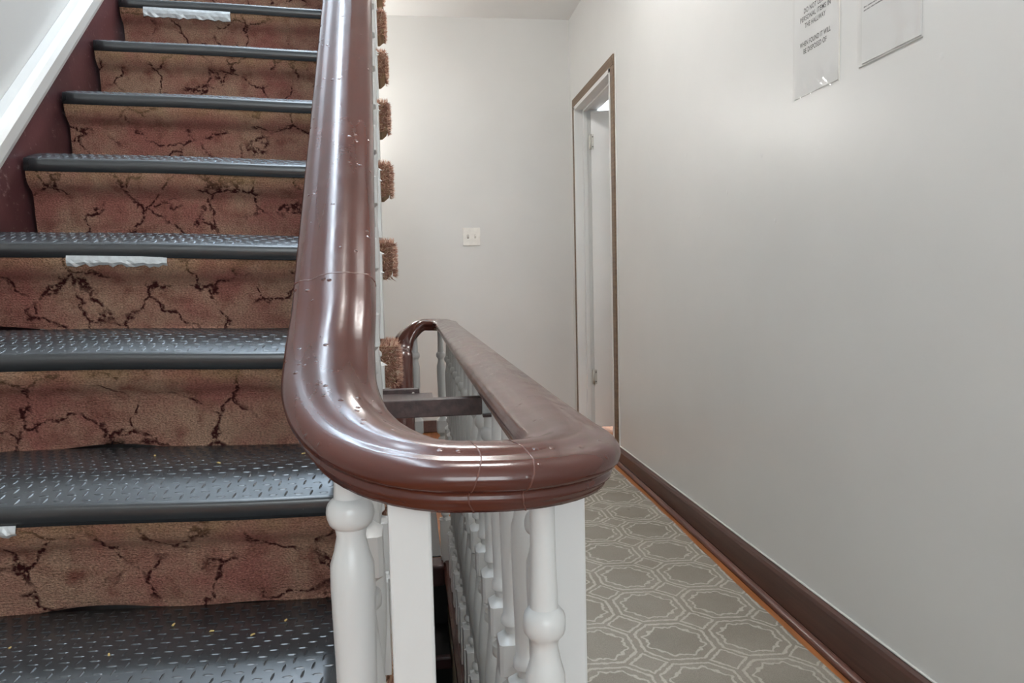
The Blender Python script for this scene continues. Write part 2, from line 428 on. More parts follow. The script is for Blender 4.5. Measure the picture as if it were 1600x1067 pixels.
MB().box(XR + .035, XR + .062, DY1 - .03, DY1 - .018, 0, DZ - .018).box(XR + .035, XR + .062, DY0 + .018, DY0 + .03, 0, DZ - .018).box(XR + .035, XR + .062, DY0 + .018, DY1 - .018, DZ - .03, DZ - .018).build('stop', white_m, dr, bevel=.002)
A = math.radians(18); HX, HY = XR + .088, DY1 - .022
ux, uy = Vector((math.cos(A), -math.sin(A), 0)), Vector((math.sin(A), math.cos(A), 0))
def leafp(a, b, z): p = Vector((HX, HY, 0)) + ux * a + uy * b; return (p.x, p.y, z)
lf = MB().box(0, .755, -.036, 0, .028, 1.985).xf(leafp).build('leaf', white_m, dr, bevel=.002)
for z in (1.80, .345):
    h = MB().box(-.014, .016, -.042, -.0365, z - .045, z + .045).xf(leafp).build('hinge', hinge_m, lf)
    pv, pf = lathe([(.0055, z - .046), (.0055, z + .046)], 10)
    pyd('pin', [leafp(x - .002, y - .043, zz) for x, y, zz in pv], pf, hinge_m, lf, True)
    for dz_, dx_ in ((.03, .006), (0, -.004), (-.03, .006)):
        pv, pf = lathe([(.0042, 0), (.0035, .002)], 8)
        pyd('screw', [leafp(x + dx_ + .004, -.0425 - zz, z + dz_ + y) for x, y, zz in pv], pf, screw_m, lf)
# the room behind the door
rm = MB()
RX, RY0, RY1, RZ = 3.6, 2.6, 5.6, 2.55
rm.box(RX, RX + .1, RY0, RY1, 0, RZ); rm.box(XR + .12, RX, RY0 - .1, RY0, 0, RZ); rm.box(XR + .12, RX, RY1, RY1 + .1, 0, RZ)
struct(rm.build('wall_side_room', wall_m))
struct(MB().box(XR + .12, RX, RY0, RY1, RZ, RZ + .1).build('ceiling_side_room', ceil_m))
fr_ = struct(empty('floor_side_room', (2.2, 4, 0)))
d = .075
me = bpy.data.meshes.new('floorboard'); me.from_pydata(boxv(XR - .02, RX, .0006, d - .0006, -.013, -.001), [], BF); me.materials.append(matt_floor_m)
for i in range(int((RY1 - RY0) / d)): link('floorboard', me, None, fr_, loc=(0, RY0 + i * d, 0))
# lower level shell
struct(MB().box(-1.1, XR, YB, YF, BOT - .1, BOT).build('floor_lower', floor_b))

# ------------------------------------------------------------------ staircase (up flight)
NS = 14
st = empty('staircase', S(-.45, .72, 0), 'carpeted staircase rising beside the left wall, red-brown pile with dark veins', 'staircase')
SX0, SX1, SXE = -.834, -.066, -.013
rnd = random.Random(3)
def step_mesh(k):
    y, z = nose(k)
    prof = [(.042, -R_ + .026), (.040, -R_ + .034), (.038, -.155), (.034, -.13), (.032, -.10), (.031, -.085), (.026, -.074), (.016, -.067), (.007, -.058), (.002, -.046), (.0, -.034), (.003, -.018), (.012, -.006), (.03, .003), (.06, .010), (.10, .0195), (.265, .021)]
    nx = 64; vs_, fs, uvs = [], [], []
    arc = [0]
    for a, b in zip(prof, prof[1:]): arc.append(arc[-1] + math.hypot(b[0] - a[0], b[1] - a[1]))
    ph = rnd.uniform(0, 9); ph2 = rnd.uniform(0, 9)
    for i in range(nx + 1):
        x = SX0 + (SX1 - SX0) * i / nx
        for jx, (dy, dz) in enumerate(prof):
            wv = .0035 * math.sin(x * 9 + ph) + .0022 * math.sin(x * 23 + ph2)
            if jx == 0: dz2, dy2 = dz + wv * 1.5, dy - .003 + wv
            elif jx < 6: dz2, dy2 = dz, dy + wv * .8
            elif jx < 13: dz2, dy2 = dz + wv * .3, dy + wv * .3
            else: dz2, dy2 = dz, dy
            vs_.append(S(x, y + dy2, z + dz2)); uvs.append((x, arc[jx] + k * 1.0))
    n = len(prof)
    for i in range(nx):
        for jx in range(n - 1): fs.append((i * n + jx, (i + 1) * n + jx, (i + 1) * n + jx + 1, i * n + jx + 1))
    me = bpy.data.meshes.new('carpet_riser'); me.from_pydata(vs_, [], fs); me.update()
    uvl = me.uv_layers.new(name='UVMap')
    for l in me.loops: uvl.data[l.index].uv = uvs[l.vertex_index]
    return me
def tufts(k):
    y, z = nose(k); v, f = [], []; rr = random.Random(k)
    def tuft(p, d, ln, wd):
        d = Vector(d).normalized(); a = d.orthogonal().normalized(); b = d.cross(a)
        p = Vector(p); q = p + d * ln; n = len(v)
        for t_ in range(3):
            an = t_ * 2.094 + rr.random(); v.append(tuple(p + (a * math.cos(an) + b * math.sin(an)) * wd))
        v.append(tuple(q)); f.extend([(n, n + 1, n + 3), (n + 1, n + 2, n + 3), (n + 2, n, n + 3)])
    x0, x1, h = SX1 - .002, SXE - .008, .074
    for i in range(900):                       # front cut face
        a, b = rr.random(), rr.random()
        x = x0 + (x1 - x0) * a; zz = z + .006 - h * b
        if a > .7 and b > .75 and rr.random() < .8: continue
        tuft(S(x, y + .008, zz), (rr.gauss(.1 + a * .7, .35), -1, rr.gauss(.15 - .5 * b, .35)), rr.uniform(.008, .019), rr.uniform(.0009, .0017))
    for i in range(1100):                      # side and top of the return
        dy = rr.random() ** 1.4 * .115; b = rr.random()
        if b < .35: p = (x0 + (x1 - x0) * rr.random(), y + dy, z + .008); d = (rr.gauss(.2, .3), rr.gauss(-.2, .3), 1)
        else: p = (x1 - .002, y + dy, z + .004 - h * .9 * (b - .35) / .65); d = (1, rr.gauss(-.2, .4), rr.gauss(.1, .4))
        tuft(S(*p), d, rr.uniform(.006, .015), rr.uniform(.0009, .0016))
    me = bpy.data.meshes.new('carpet_pile'); me.from_pydata(v, [], f); me.materials.append(tuft_m); return me
for k in range(1, NS + 1):
    y, z = nose(k)
    stp = link('carpet_riser', step_mesh(k), carpet_m, st, True)
    if k <= 11:
        # return of the carpeted tread beyond the balusters
        x0, x1, h = SX1 - .004, SXE - .006, .07
        pr = [(x0, z + .006)] + [(x1 - .014 + .014 * math.sin(a), z - .008 + .014 * math.cos(a)) for a in [i * math.pi / 8 for i in range(5)]] + [(x1, z - h * .55), (x1 - .008, z - h * .85), (x1 - .02, z - h), (x0, z - h)]
        rm_ = MB().add(*prism(pr, y + .006, y + .12, 'y')).box(x0, x1 - .003, y + .12, y + .235, z - .022, z + .005)
        rt = pyd('tread_return', [S(*q) for q in rm_.v], rm_.f, back_m, stp)
        tf = link('carpet_pile', tufts(k), None, rt); tf['kind'] = 'stuff'
# carriage: outer string, wall skirt, soffit
pl = [(.70, -.005)]
for k in range(1, NS + 1):
    y, z = nose(k); pl += [(y + .055, z - R_ + .01), (y + .055, z - .012)]
pl += [(nose(NS)[0] + .25, nose(NS)[1] - .012), (nose(NS)[0] + .25, nose(NS)[1] - .25), (.98, -.005)]
pv, pf = prism(pl, -.078, -.062, 'x'); pyd('outer_string', [S(*q) for q in pv], pf, white_m, st)
y0, z0 = nose(1); y1, z1 = nose(NS)
sl = R_ / G_
def cap(y): return 1.203 - .024 + .89 * (y - 1.734)
pv, pf = prism([(.45, .002), (.98, .002), (3.95, cap(3.95) - .42), (3.95, cap(3.95) + .01), (.45, cap(.45) + .01)], XL + .0008, -.845, 'x')
pyd('wall_skirt', [S(*q) for q in pv], pf, skirt_m, st)
capm = MB()
sec = [(XL + .0008, -.004), (-.838, -.004), (-.834, .012), (-.834, .045), (-.84, .06), (-.852, .068), (XL + .0008, .072)]
ya, yb = .45, 3.95
v = [S(x, ya, cap(ya) + zz) for x, zz in sec] + [S(x, yb, cap(yb) + zz) for x, zz in sec]; n = len(sec)
pyd('skirt_cap', v, [tuple(range(n)), tuple(range(2 * n - 1, n - 1, -1))] + [(i, (i + 1) % n, n + (i + 1) % n, n + i) for i in range(n)], white_m, st)
pv, pf = prism([(1.05, .02), (3.95, (3.95 - 1.05) * sl + .02), (3.95, (3.95 - 1.05) * sl + .05), (1.02, .02)], SX0, -.07, 'x'); pyd('soffit', [S(*q) for q in pv], pf, far_m, st)

# ------------------------------------------------------------------ rubber mats
MX0, MX1 = -.836, -.105
msec = [(.268, .0285), (.16, .0285), (.118, .0282), (.10, .027), (.08, .0235), (.06, .0183), (.04, .0125), (.02, .0058), (.006, .0008), (.0, -.0015)]
def msurf(t_):                # t_: distance back from the nose
    for (a, za), (b, zb) in zip(msec, msec[1:]):
        if b <= t_ <= a: return zb + (za - zb) * (t_ - b) / (a - b)
    return msec[0][1]
def mat_meshes():
    nx = 24; lip = [(-.0015, -.006), (-.002, -.030)]
    prof = msec + lip; inner = [(.003, -.030), (.004, -.008)] + [(a + .002, b - .0045) for a, b in reversed(msec[:-1])]
    loop = prof + inner; n = len(loop); v, f = [], []
    for i in range(nx + 1):
        x = MX0 + (MX1 - MX0) * i / nx
        for a, b in loop: v.append((x, a + .0018 * math.sin(x * 7), b + .0012 * math.sin(x * 11 + 1)))
    for i in range(nx):
        for jx in range(n):
            f.append((i * n + jx, (i + 1) * n + jx, (i + 1) * n + (jx + 1) % n, i * n + (jx + 1) % n))
    f.append(tuple(range(n))); f.append(tuple(range((nx + 1) * n - 1, nx * n - 1, -1)))
    lv, lfc = [], []
    def lug(x, t_, ang):
        ca, sa = math.cos(ang), math.sin(ang); L, W_, hh = .0085, .0024, .0009; n0 = len(lv)
        for a, b, c_ in ((-L, 0, 0), (-.003, -W_, 0), (.003, -W_, 0), (L, 0, 0), (.003, W_, 0), (-.003, W_, 0), (-.004, 0, hh), (.004, 0, hh)):
            px, pt = x + a * ca - b * sa, t_ + a * sa + b * ca
            lv.append((px, pt + .0018 * math.sin(px * 7), msurf(pt) - .0002 + c_ + .0012 * math.sin(px * 11 + 1)))
        for q in ((0, 1, 6), (1, 2, 7, 6), (2, 3, 7), (3, 4, 7), (4, 5, 6, 7), (5, 0, 6)): lfc.append(tuple(n0 + i for i in q))
    row = 0; t_ = .012
    while t_ < .258:
        x = MX0 + .01 + (row * .0128) % .038
        while x < MX1 - .012:
            lug(x, t_, 0.0)
            if x + .019 < MX1 - .01: lug(x + .019, t_ + .002, 1.35)
            x += .038
        row += 1; t_ += .0135
    a = bpy.data.meshes.new('rubber_mat'); a.from_pydata([S(x, y + 1.1434, z) for x, y, z in v], [], f)
    b = bpy.data.meshes.new('raised_lugs'); b.from_pydata([S(x, y + 1.1434, z) for x, y, z in lv], [], lfc)
    for q in (a, b):
        bm = bmesh.new(); bm.from_mesh(q); bmesh.ops.recalc_face_normals(bm, faces=bm.faces); bm.to_mesh(q); bm.free(); q.materials.append(rubber_m)
    return a, b
ma, mb_ = mat_meshes()
for p in ma.polygons: p.use_smooth = len(p.vertices) == 4
ORD = {1: 'first', 2: 'second', 3: 'third', 4: 'fourth', 5: 'fifth', 6: 'sixth', 7: 'seventh', 8: 'eighth', 9: 'ninth', 10: 'tenth'}
MLAB = {2: 'lowest black rubber stair mat in view, its front edge cut off by the photo',
        3: 'black rubber stair mat on the tread just behind the railing bend',
        4: 'black rubber stair mat one tread below the lower grey tape',
        5: 'black rubber stair mat over the lower strip of grey tape',
        6: 'black rubber stair mat one tread above the lower grey tape',
        7: 'black rubber stair mat two treads above the lower grey tape',
        8: 'black rubber stair mat one tread below the upper grey tape',
        9: 'topmost black rubber stair mat in view, over the upper grey tape',
        }
for k in range(2, 11):
    y, z = nose(k); dy = y - 1.1434
    L_ = (-dy * math.sin(SK), dy * math.cos(SK), z)
    r = empty('stair_mat', L_, MLAB.get(k, 'black rubber stair mat on the tread above the upper grey tape'), 'stair mat', 'rubber mats on the stair treads')
    o1 = link('rubber_sheet', ma, None, r); o1.matrix_parent_inverse = Matrix()
    o2 = link('raised_lugs', mb_, None, o1); o2.matrix_parent_inverse = Matrix(); o2['kind'] = 'stuff'

# duct tape strips under two nosings
def tape(x0, x1, k, h, label):
    y, z = nose(k); nx = 22; v, f = [], []; rr = random.Random(k)
    col = []
    for i in range(nx + 1):
        x = x0 + (x1 - x0) * i / nx
        b = h + rr.uniform(-.0035, .0035)
        ys = [(-.001, -.026), (-.004 + rr.uniform(0, .001), -.034), (-.004 + rr.uniform(-.0015, .001), -.034 - b * .5), (-.0005 + rr.uniform(-.001, .001), -.034 - b)]
        for dy, dz in ys: v.append((x, y + dy, z + dz))
        for dy, dz in reversed(ys): v.append((x, y + dy + .0018, z + dz + .0003))
    for i in range(nx):
        for q in range(8): f.append((i * 8 + q, (i + 1) * 8 + q, (i + 1) * 8 + (q + 1) % 8, i * 8 + (q + 1) % 8))
    f += [tuple(range(8)), tuple(range((nx + 1) * 8 - 1, nx * 8 - 1, -1))]
    tag(pyd('duct_tape', [S(*q) for q in v], f, tape_m), label, 'tape', 'grey tape under the nosings')
tape(-.765, -.505, 9, .022, 'wide strip of wrinkled grey duct tape under the topmost visible stair nosing')
tape(-.668, -.478, 5, .012, 'thin torn strip of grey duct tape below a nosing halfway up the stairs')
tape(-.70, -.575, 3, .008, 'end of a pale tape strip under the nosing at the lower left')

# ------------------------------------------------------------------ banister: one continuous rail
RC = .111                                   # hall rail centre line
pts = []
def up(Y): return (-.0655 - .0235 * (Y - .655), Y, .9375 + .893 * (Y - .655))
for Y in (3.3, 2.7, 2.1, 1.6, 1.25, 1.0, .85, .75, .69): pts.append(up(Y))
pts += [(-.0652, .65, .9335)]
for i, z in enumerate((.893, .868, .850, .840, .835, .8325)):
    a = i / 5 * math.pi / 2; pts.append((.02 - .085 * max(0, math.cos(a)) ** 1.25, .60 - .14 * math.sin(a), z))
r0, yc = .06, .52; cx1 = RC - r0
pts += [(.036, yc - r0, .8315)]
for i in range(5):
    a = 1.5 * math.pi + (i + .6) / 5.0 * math.pi / 2; pts.append((cx1 + r0 * math.cos(a), yc + r0 * math.sin(a), .8305 - .0006 * i))
RZ_ = .826
pts += [(RC, .56, .8275), (RC, .65, .8265), (RC, .9, RZ_), (RC, 1.4, RZ_), (RC, 1.9, RZ_), (RC, 2.25, RZ_)]
rf = .072; xf_, yf_ = RC - rf, 2.40
for i in range(9):
    a = i / 8 * math.pi; pts.append((xf_ + rf * math.cos(a), yf_ + rf * math.sin(a), RZ_ if i < 5 else RZ_ - .009 * (i - 4) ** 1.6))
xl = RC - 2 * rf
zb = RZ_ - .009 * 4 ** 1.6
for d_ in (.03, .07, .12, .2, .4, .8, 1.3): pts.append((xl, yf_ - d_, zb - .035 * min(d_, .12) / .12 * .6 - .89 * (d_ - .02)))
def catmull(P, step=.008):
    out = []
    P = [Vector(p) for p in P]; P = [P[0] * 2 - P[1]] + P + [P[-1] * 2 - P[-2]]
    for i in range(1, len(P) - 2):
        a, b, c_, d_ = P[i - 1:i + 3]; seg = (c_ - b).length; n = max(2, min(24, int(seg / step)))
        # centripetal-like tangents
        def tan(p0, p1, p2):
            l0, l1 = (p1 - p0).length, (p2 - p1).length
            return ((p1 - p0) / l0 * l1 + (p2 - p1) / l1 * l0) / (l0 + l1)
        t0 = tan(a, b, c_) * seg; t1 = tan(b, c_, d_) * seg
        for q in range(n):
            t = q / n
            out.append(b * (2 * t ** 3 - 3 * t * t + 1) + t0 * (t ** 3 - 2 * t * t + t) + c_ * (-2 * t ** 3 + 3 * t * t) + t1 * (t ** 3 - t * t))
    out.append(P[-2]); return out
path = catmull(pts)
# moulded cross-section (half), z measured down from the crown
half = [(.0, .0), (.007, -.0004), (.0115, -.0013), (.015, -.0028), (.0182, -.0042), (.0215, -.0049), (.025, -.0053), (.0288, -.0063), (.0325, -.0092), (.0352, -.0130), (.0358, -.0170), (.0346, -.0210), (.0318, -.0238), (.0292, -.0246), (.0286, -.0268), (.0296, -.0285), (.0288, -.0315), (.0262, -.0332), (.0255, -.0352), (.0240, -.0380)]
prof = half + [(-x, z) for x, z in reversed(half[1:])]
def frames(path):
    fr = []
    for i, p in enumerate(path):
        T = (path[min(i + 1, len(path) - 1)] - path[max(i - 1, 0)]).normalized()
        sd = Vector((T.y, -T.x, 0)); sd = sd.normalized(); upv = sd.cross(T).normalized()
        if upv.z < 0: upv = -upv
        fr.append((p, sd, upv))
    for _ in range(2):   # smooth a little
        g = list(fr)
        for i in range(1, len(fr) - 1): g[i] = (fr[i][0], (fr[i - 1][1] + fr[i][1] * 2 + fr[i + 1][1]).normalized(), (fr[i - 1][2] + fr[i][2] * 2 + fr[i + 1][2]).normalized())
        fr = g
    return fr
FR = frames(path)
def sweep(fr, prof, grow=0.0):
    v, f = [], []; n = len(prof)
    for p, sd, upv in fr:
        for x, z in prof:
            s2 = 1 + grow / .036
            q = p + sd * (x * s2) + upv * ((z + .019) * s2 - .019)
            v.append(tuple(q))
    for i in range(len(fr) - 1):
        for jx in range(n): f.append((i * n + jx, i * n + (jx + 1) % n, (i + 1) * n + (jx + 1) % n, (i + 1) * n + jx))
    f += [tuple(range(n)), tuple(range(len(fr) * n - 1, (len(fr) - 1) * n - 1, -1))]
    return v, f
ban = empty('banister', (.03, .47, 0), 'glossy brown banister rail curving round above white turned balusters', 'banister')
v, f = sweep(FR, prof); rail = pyd('handrail', v, f, brown_m, ban, True)
seam_m = simple('paint_seam', srgb(104, 68, 60), .15)
def seam(test, half_n=0):
    i = min(range(1, len(FR) - 1), key=lambda q: test(FR[q][0]))
    p, sd, upv = FR[i]; T = (FR[i + 1][0] - FR[i - 1][0]).normalized()
    fr = []
    for e_ in (-.0005, .0005): fr.append((p + T * e_, sd, upv))
    v, f = sweep(fr, prof, .0004)
    # a wavy joint
    n = len(prof); v = [tuple(Vector(q) + T * (.004 * math.sin((k % n) * .33))) for k, q in enumerate(v)]
    pyd('joint_seam', v, f, seam_m, rail, True)
seam(lambda p: (p - Vector(up(.662))).length); seam(lambda p: (p - Vector((.034, .46, .831))).length); seam(lambda p: (p - Vector((.060, .461, .83))).length)

# turned balusters; profile given from the top (z = 0) downwards
def bal_mesh(hgt, drop=0.0, k_=1.0):
    """hgt: full height; drop shifts the turned details up or down"""
    t = hgt + drop
    def Z(z): return z
    pr_top = [(.0088, hgt), (.0088, min(hgt - .004, t - .028)), (.0098, t - .062), (.0099, t - .065), (.0118, t - .0665), (.0137, t - .069), (.0147, t - .072), (.0151, t - .076), (.0147, t - .080), (.0137, t - .083), (.0118, t - .0855), (.0100, t - .087), (.0092, t - .093), (.0112, t - .104), (.0138, t - .113), (.0142, t - .13), (.0120, t - .24), (.0120, t - .262), (.0150, t - .266), (.0150, t - .274), (.0105, t - .278), (.0100, t - .283)]
    mid1, mid0 = t - .285, t - .345
    low = [(.010, mid0 + .003), (.0095, mid0 - .006), (.0160, mid0 - .011), (.0168, mid0 - .018), (.0160, mid0 - .025), (.0105, mid0 - .030), (.0105, mid0 - .036)]
    zb1 = max(.10, .15 + (hgt - .78) * .4)
    span = mid0 - .036 - (zb1 + .02)
    vase = []
    for i in range(11):
        q = i / 10; r = .0105 + .0085 * math.sin(math.pi * min(1, q * 1.15)) ** 1.2 if q < .85 else .0105
        vase.append((r, mid0 - .036 - span * q - .001))
    end = [(.0155, zb1 + .014), (.016, zb1 + .008), (.011, zb1 + .003), (.011, zb1 - .004)]
    mbs = MB()
    mbs.add(*lathe(sorted([(r * k_, z) for r, z in pr_top + [(.010, mid1 - .004)]], key=lambda q: q[1]), 14))
    mbs.add(*lathe(sorted([(r * k_, z) for r, z in low + vase + end], key=lambda q: q[1]), 14))
    def block(z0, z1, w_):
        c_ = .010
        v, f = [], []
        for zz, ww in ((z0, w_ * .5), (z0 + c_, w_), (z1 - c_, w_), (z1, w_ * .5)):
            e_ = ww - .004
            v += [(ww, -e_, zz), (ww, e_, zz), (e_, ww, zz), (-e_, ww, zz), (-ww, e_, zz), (-ww, -e_, zz), (-e_, -ww, zz), (e_, -ww, zz)]
        for a in range(3):
            for i in range(8): f.append((a * 8 + i, a * 8 + (i + 1) % 8, a * 8 + 8 + (i + 1) % 8, a * 8 + 8 + i))
        f += [tuple(range(7, -1, -1)), tuple(range(24, 32))]
        mbs.add(v, f)
    block(mid0, mid1, .0195 * k_)
    w_ = .0195 * k_
    mbs.add(*prism([(w_, -w_), (w_, w_), (-w_, w_), (-w_, -w_)], 0, zb1 - .008, 'z')); mbs.add(*lathe([(w_ * 1.3, zb1 - .009), (.011, zb1)], 4))
    me = bpy.data.meshes.new('baluster'); me.from_pydata(mbs.v, [], mbs.f); me.update()
    bm = bmesh.new(); bm.from_mesh(me); bmesh.ops.recalc_face_normals(bm, faces=bm.faces); bm.to_mesh(me); bm.free()
    me.materials.append(bal_m)
    for p in me.polygons: p.use_smooth = True
    me.set_sharp_from_angle(angle=math.radians(43))
    return me
def rail_under(x, y, upper=True):
    best = min((q for q in FR if True), key=lambda q: (q[0].x - x) ** 2 + (q[0].y - y) ** 2)
    return best[0].z - .036 / max(.5, best[2].z)
hb = bal_mesh(.792, -.011)
y = .675
while y < 2.40:
    link('baluster', hb, None, ban, loc=(RC + .004, y, 0)); y += .1085
for x, y in ((RC - .016, 2.458), (RC - .10, 2.468)): link('baluster', hb, None, ban, loc=(x, y, 0))
# around the near bend
b1 = bal_mesh(.796, -.021); link('baluster', b1, None, ban, loc=(.084, .483, 0))
b2 = bal_mesh(.815, .034, 1.12); link('baluster', b2, None, ban, loc=(-.047, .522, 0))
MB().box(-.0135, .0135, -.012, .012, 0, .799).build('square_baluster', bal_m, ban, loc=(-.005, .468, 0), bevel=.002)
MB().box(-.0145, .0145, -.013, .013, 0, .794).build('square_baluster', bal_m, ban, loc=(.1175, .572, 0), bevel=.002)
# up flight, two to a tread
meshes = {}
for k in range(1, 12):
    y, z = nose(k)
    for i, dy in enumerate((.045, .16)):
        X, Y, Z = S(-.052, y + dy, z + .02)
        zr = up(Y)[2] - .048 - (.0 if Y > .7 else -.008)
        if (k, i) == (1, 0): key = (1, 0)
        else: key = i
        if key not in meshes: meshes[key] = bal_mesh(zr - Z + .004, .03)
        o = link('baluster', meshes[key], None, ban, loc=(X - .012, Y, Z)); o.scale = (1, 1, (zr - Z + .004) / max(q.co.z for q in meshes[key].vertices))
# top of the lower flight
for jx in range(0, 4):
    Y = yf_ - .1 - jx * .2313; z_ = -.2037 * (jx + 1)
    zr = min((q[0] for q in FR if abs(q[0].x - xl) < .01), key=lambda p: abs(p.y - Y)).z - .046
    link('baluster', bal_mesh(zr - z_, 0), None, ban, loc=(xl, Y, z_))
# brace between the hall rail and the up flight
br = MB().box(-.075, .100, 1.072, 1.092, .741, .767).build('cross_brace', brace_m, ban, bevel=.0015)
MB().box(-.075, .010, 1.19, 1.206, .752, .7675).build('cross_brace', brace_m, ban, bevel=.0015)
MB().box(-.075, .030, 1.13, 1.19, .7585, .7605).build('cross_brace', brace_m, ban)
pv, pf = prism([(.1005, .742), (.122, .744), (.122, .7805), (.1005, .7805)], 1.074, 1.0775, 'y')
bk = pyd('bracket', pv, pf, metal_m, br)
MB().box(.1003, .1225, 1.0625, 1.0765, .7385, .7425).build('bracket_lip', brace_m, bk)
for x, z in ((.108, .7635), (.115, .754)):
    pv, pf = lathe([(.0028, 0), (.0022, .0012)], 10); pyd('screw', [(a + x, 1.074 - c_, b + z) for a, b, c_ in pv], pf, screw_m, bk)
pv, pf = lathe([(.0022, 0), (.0018, .001)], 8); pyd('screw', [(a, 1.19 - c_, b + .7605) for a, b, c_ in pv], pf, plate_m, br)

# ------------------------------------------------------------------ lower flight (goes down under the up flight)
lo = empty('lower_staircase', (-.4, 2.3, -.9), 'dark painted lower staircase seen down the narrow stair well', 'staircase')
for jx in range(1, 8):
    y1 = 2.44 - G_ * (jx - 1); z_ = -R_ * jx
    MB().box(-.86, XE - .008, y1 - G_ - .025, y1, z_ - .03, z_).build('tread', dark_m, lo, bevel=.006)
    MB().box(-.86, XE - .008, y1 - .012, y1, z_, z_ + R_ - .03).build('riser', dark_m, lo)
    MB().box(-.86, XE - .008, y1 - G_ - .03, y1 - G_ - .004, z_ - .032, z_ + .006).build('nosing', plum_m, lo, bevel=.006)
tag(MB().box(-.6, XE - .02, 2.497, 3.0, .0, .005).build('landing_mat', rubber_m, bevel=.002), 'black rubber mat on the landing seen through the stair well', 'mat')

# ------------------------------------------------------------------ hall runner
RUX0, RUX1, RUY0, RUY1 = .165, .995, -1.8, 3.55
nx, ny = 16, 90; v, f = [], []
for i in range(nx + 1):
    for k in range(ny + 1):
        x = RUX0 + (RUX1 - RUX0) * i / nx; y = RUY0 + (RUY1 - RUY0) * k / ny
        if i in (0, nx): x += .0025 * math.sin(y * 5) + .0015 * math.sin(y * 17)
        z = floorz(x, y) + .008 + .0008 * math.sin(x * 9 + y * 4) + (-.002 if i in (0, nx) else 0); v.append((x, y, z))
for i in range(nx):
    for k in range(ny): f.append((i * (ny + 1) + k, (i + 1) * (ny + 1) + k, (i + 1) * (ny + 1) + k + 1, i * (ny + 1) + k + 1))
n0 = len(v)
edge = [i * (ny + 1) for i in range(nx + 1)] + [nx * (ny + 1) + k for k in range(1, ny + 1)] + [i * (ny + 1) + ny for i in range(nx - 1, -1, -1)] + [k for k in range(ny - 1, 0, -1)]
for q in edge: v.append((v[q][0], v[q][1], floorz(v[q][0], v[q][1]) + .0008))
for a in range(len(edge)): b = (a + 1) % len(edge); f.append((edge[a], n0 + a, n0 + b, edge[b]))
tag(pyd('hall_runner', v, f, runner_m), 'grey runner carpet with a pale octagon trellis pattern along the hall', 'rug')

# ------------------------------------------------------------------ light switch
sw = empty('light_switch', (.4, YF, 1.19), 'white double light switch plate on the far wall', 'light switch')
sr = Matrix.Rotation(.008, 3, 'Y')
pl_ = MB().box(.346, .458, YF - .006, YF, 1.19, 1.304).build('plate', plate_m, sw, bevel=.004)
for x in (.379, .425):
    MB().box(x - .006, x + .006, YF - .0075, YF - .006, 1.236, 1.259).build('toggle_slot', screw_m if x < .4 else hinge_m, sw)
    pv, pf = prism([(YF - .006, 1.238), (YF - .016, 1.25), (YF - .014, 1.257), (YF - .006, 1.256)], x - .004, x + .004, 'x'); pyd('toggle', pv, pf, plate_m, sw)
    for z in (1.215, 1.28):
        a, b = lathe([(.003, 0), (.002, .001)], 8); pyd('screw', [(p + x, YF - .006 - r, q + z) for p, q, r in a], b, plate_m, sw)

# ------------------------------------------------------------------ notices in plastic sleeves on the right wall
def textmesh(s_, size, width=None, off=.0):
    cu = bpy.data.curves.new('t', 'FONT'); cu.body = s_; cu.size = size; cu.align_x = 'CENTER'; cu.offset = off; cu.space_character = 1.1
    o = bpy.data.objects.new('t', cu); COL.objects.link(o); bpy.context.view_layer.update()
    me = bpy.data.meshes.new_from_object(o.evaluated_get(bpy.context.evaluated_depsgraph_get()))
    bpy.data.objects.remove(o); bpy.data.curves.remove(cu)
    w_ = max(q.co.x for q in me.vertices) - min(q.co.x for q in me.vertices)
    if width:
        for q in me.vertices: q.co.x *= width / w_
    return me
def onwall(me, yc_, z, x): 
    for q in me.vertices: a = q.co.copy(); q.co = (x, yc_ - a.x, z + a.y)
def sleeve(root, ya, yb, z0, z1, seed, crink):
    rr = random.Random(seed); nx, nz = 40, 60; v, f = [], []
    waves = [(rr.uniform(20, 60), rr.uniform(-40, 40), rr.uniform(0, 6), rr.uniform(.3, 1)) for _ in range(7)]
    for i in range(nx + 1):
        for k in range(nz + 1):
            y = ya + (yb - ya) * i / nx; z = z0 + (z1 - z0) * k / nz
            am = .0004 + crink * max(0, 1 - (z - z0) / .085) ** 1.3 * (.3 + .7 * math.sin(math.pi * i / nx))
            h = sum(w4 * math.sin(w1 * (y - ya) * 2.2 + w2 * (z - z0) * 2.5 + w3) for w1, w2, w3, w4 in waves) / 3
            edge_ = .0 if 0 < i < nx and k > 0 else .0004
            v.append((XR - .0042 - am * (1 + h) + edge_, y, z))
    for i in range(nx):
        for k in range(nz): f.append((i * (nz + 1) + k, (i + 1) * (nz + 1) + k, (i + 1) * (nz + 1) + k + 1, i * (nz + 1) + k + 1))
    return pyd('plastic_sleeve', v, f, sleeve_m, root, True, recalc=False)
ya, yb, z0 = 1.932, 1.716, 1.410
nt = empty('notice', (XR, 1.824, z0), 'paper notice in crinkled plastic sleeve about personal items in the hallway', 'notice', 'notices on the hall wall')
pp = MB().box(XR - .0022, XR - .0006, yb + .004, ya - .004, z0 + .006, z0 + .30).build('paper', paper_m, nt)
zl = 1.5245
for s_, wd, gap in (('BE DISPOSED OF', .109, .0195), ('WHEN FOUND IT WILL', .145, .0455), ('THE HALLWAY', .098, .0195), ('PERSONAL ITEMS IN', .143, .0195), ('DO NOT LEAVE', .108, .02)):
    me = textmesh(s_, .0178, wd, .00025); onwall(me, 1.826, zl, XR - .0026); link('lettering', me, ink_m, pp); zl += gap
sleeve(nt, ya, yb, z0, z0 + .305, 4, .0034)
MB().box(XR - .0032, XR - .0005, yb - .0004, yb + .0008, z0, z0 + .3).build('sleeve_edge', plate_m, nt)
ya, yb, z0 = 1.636, 1.421, 1.420
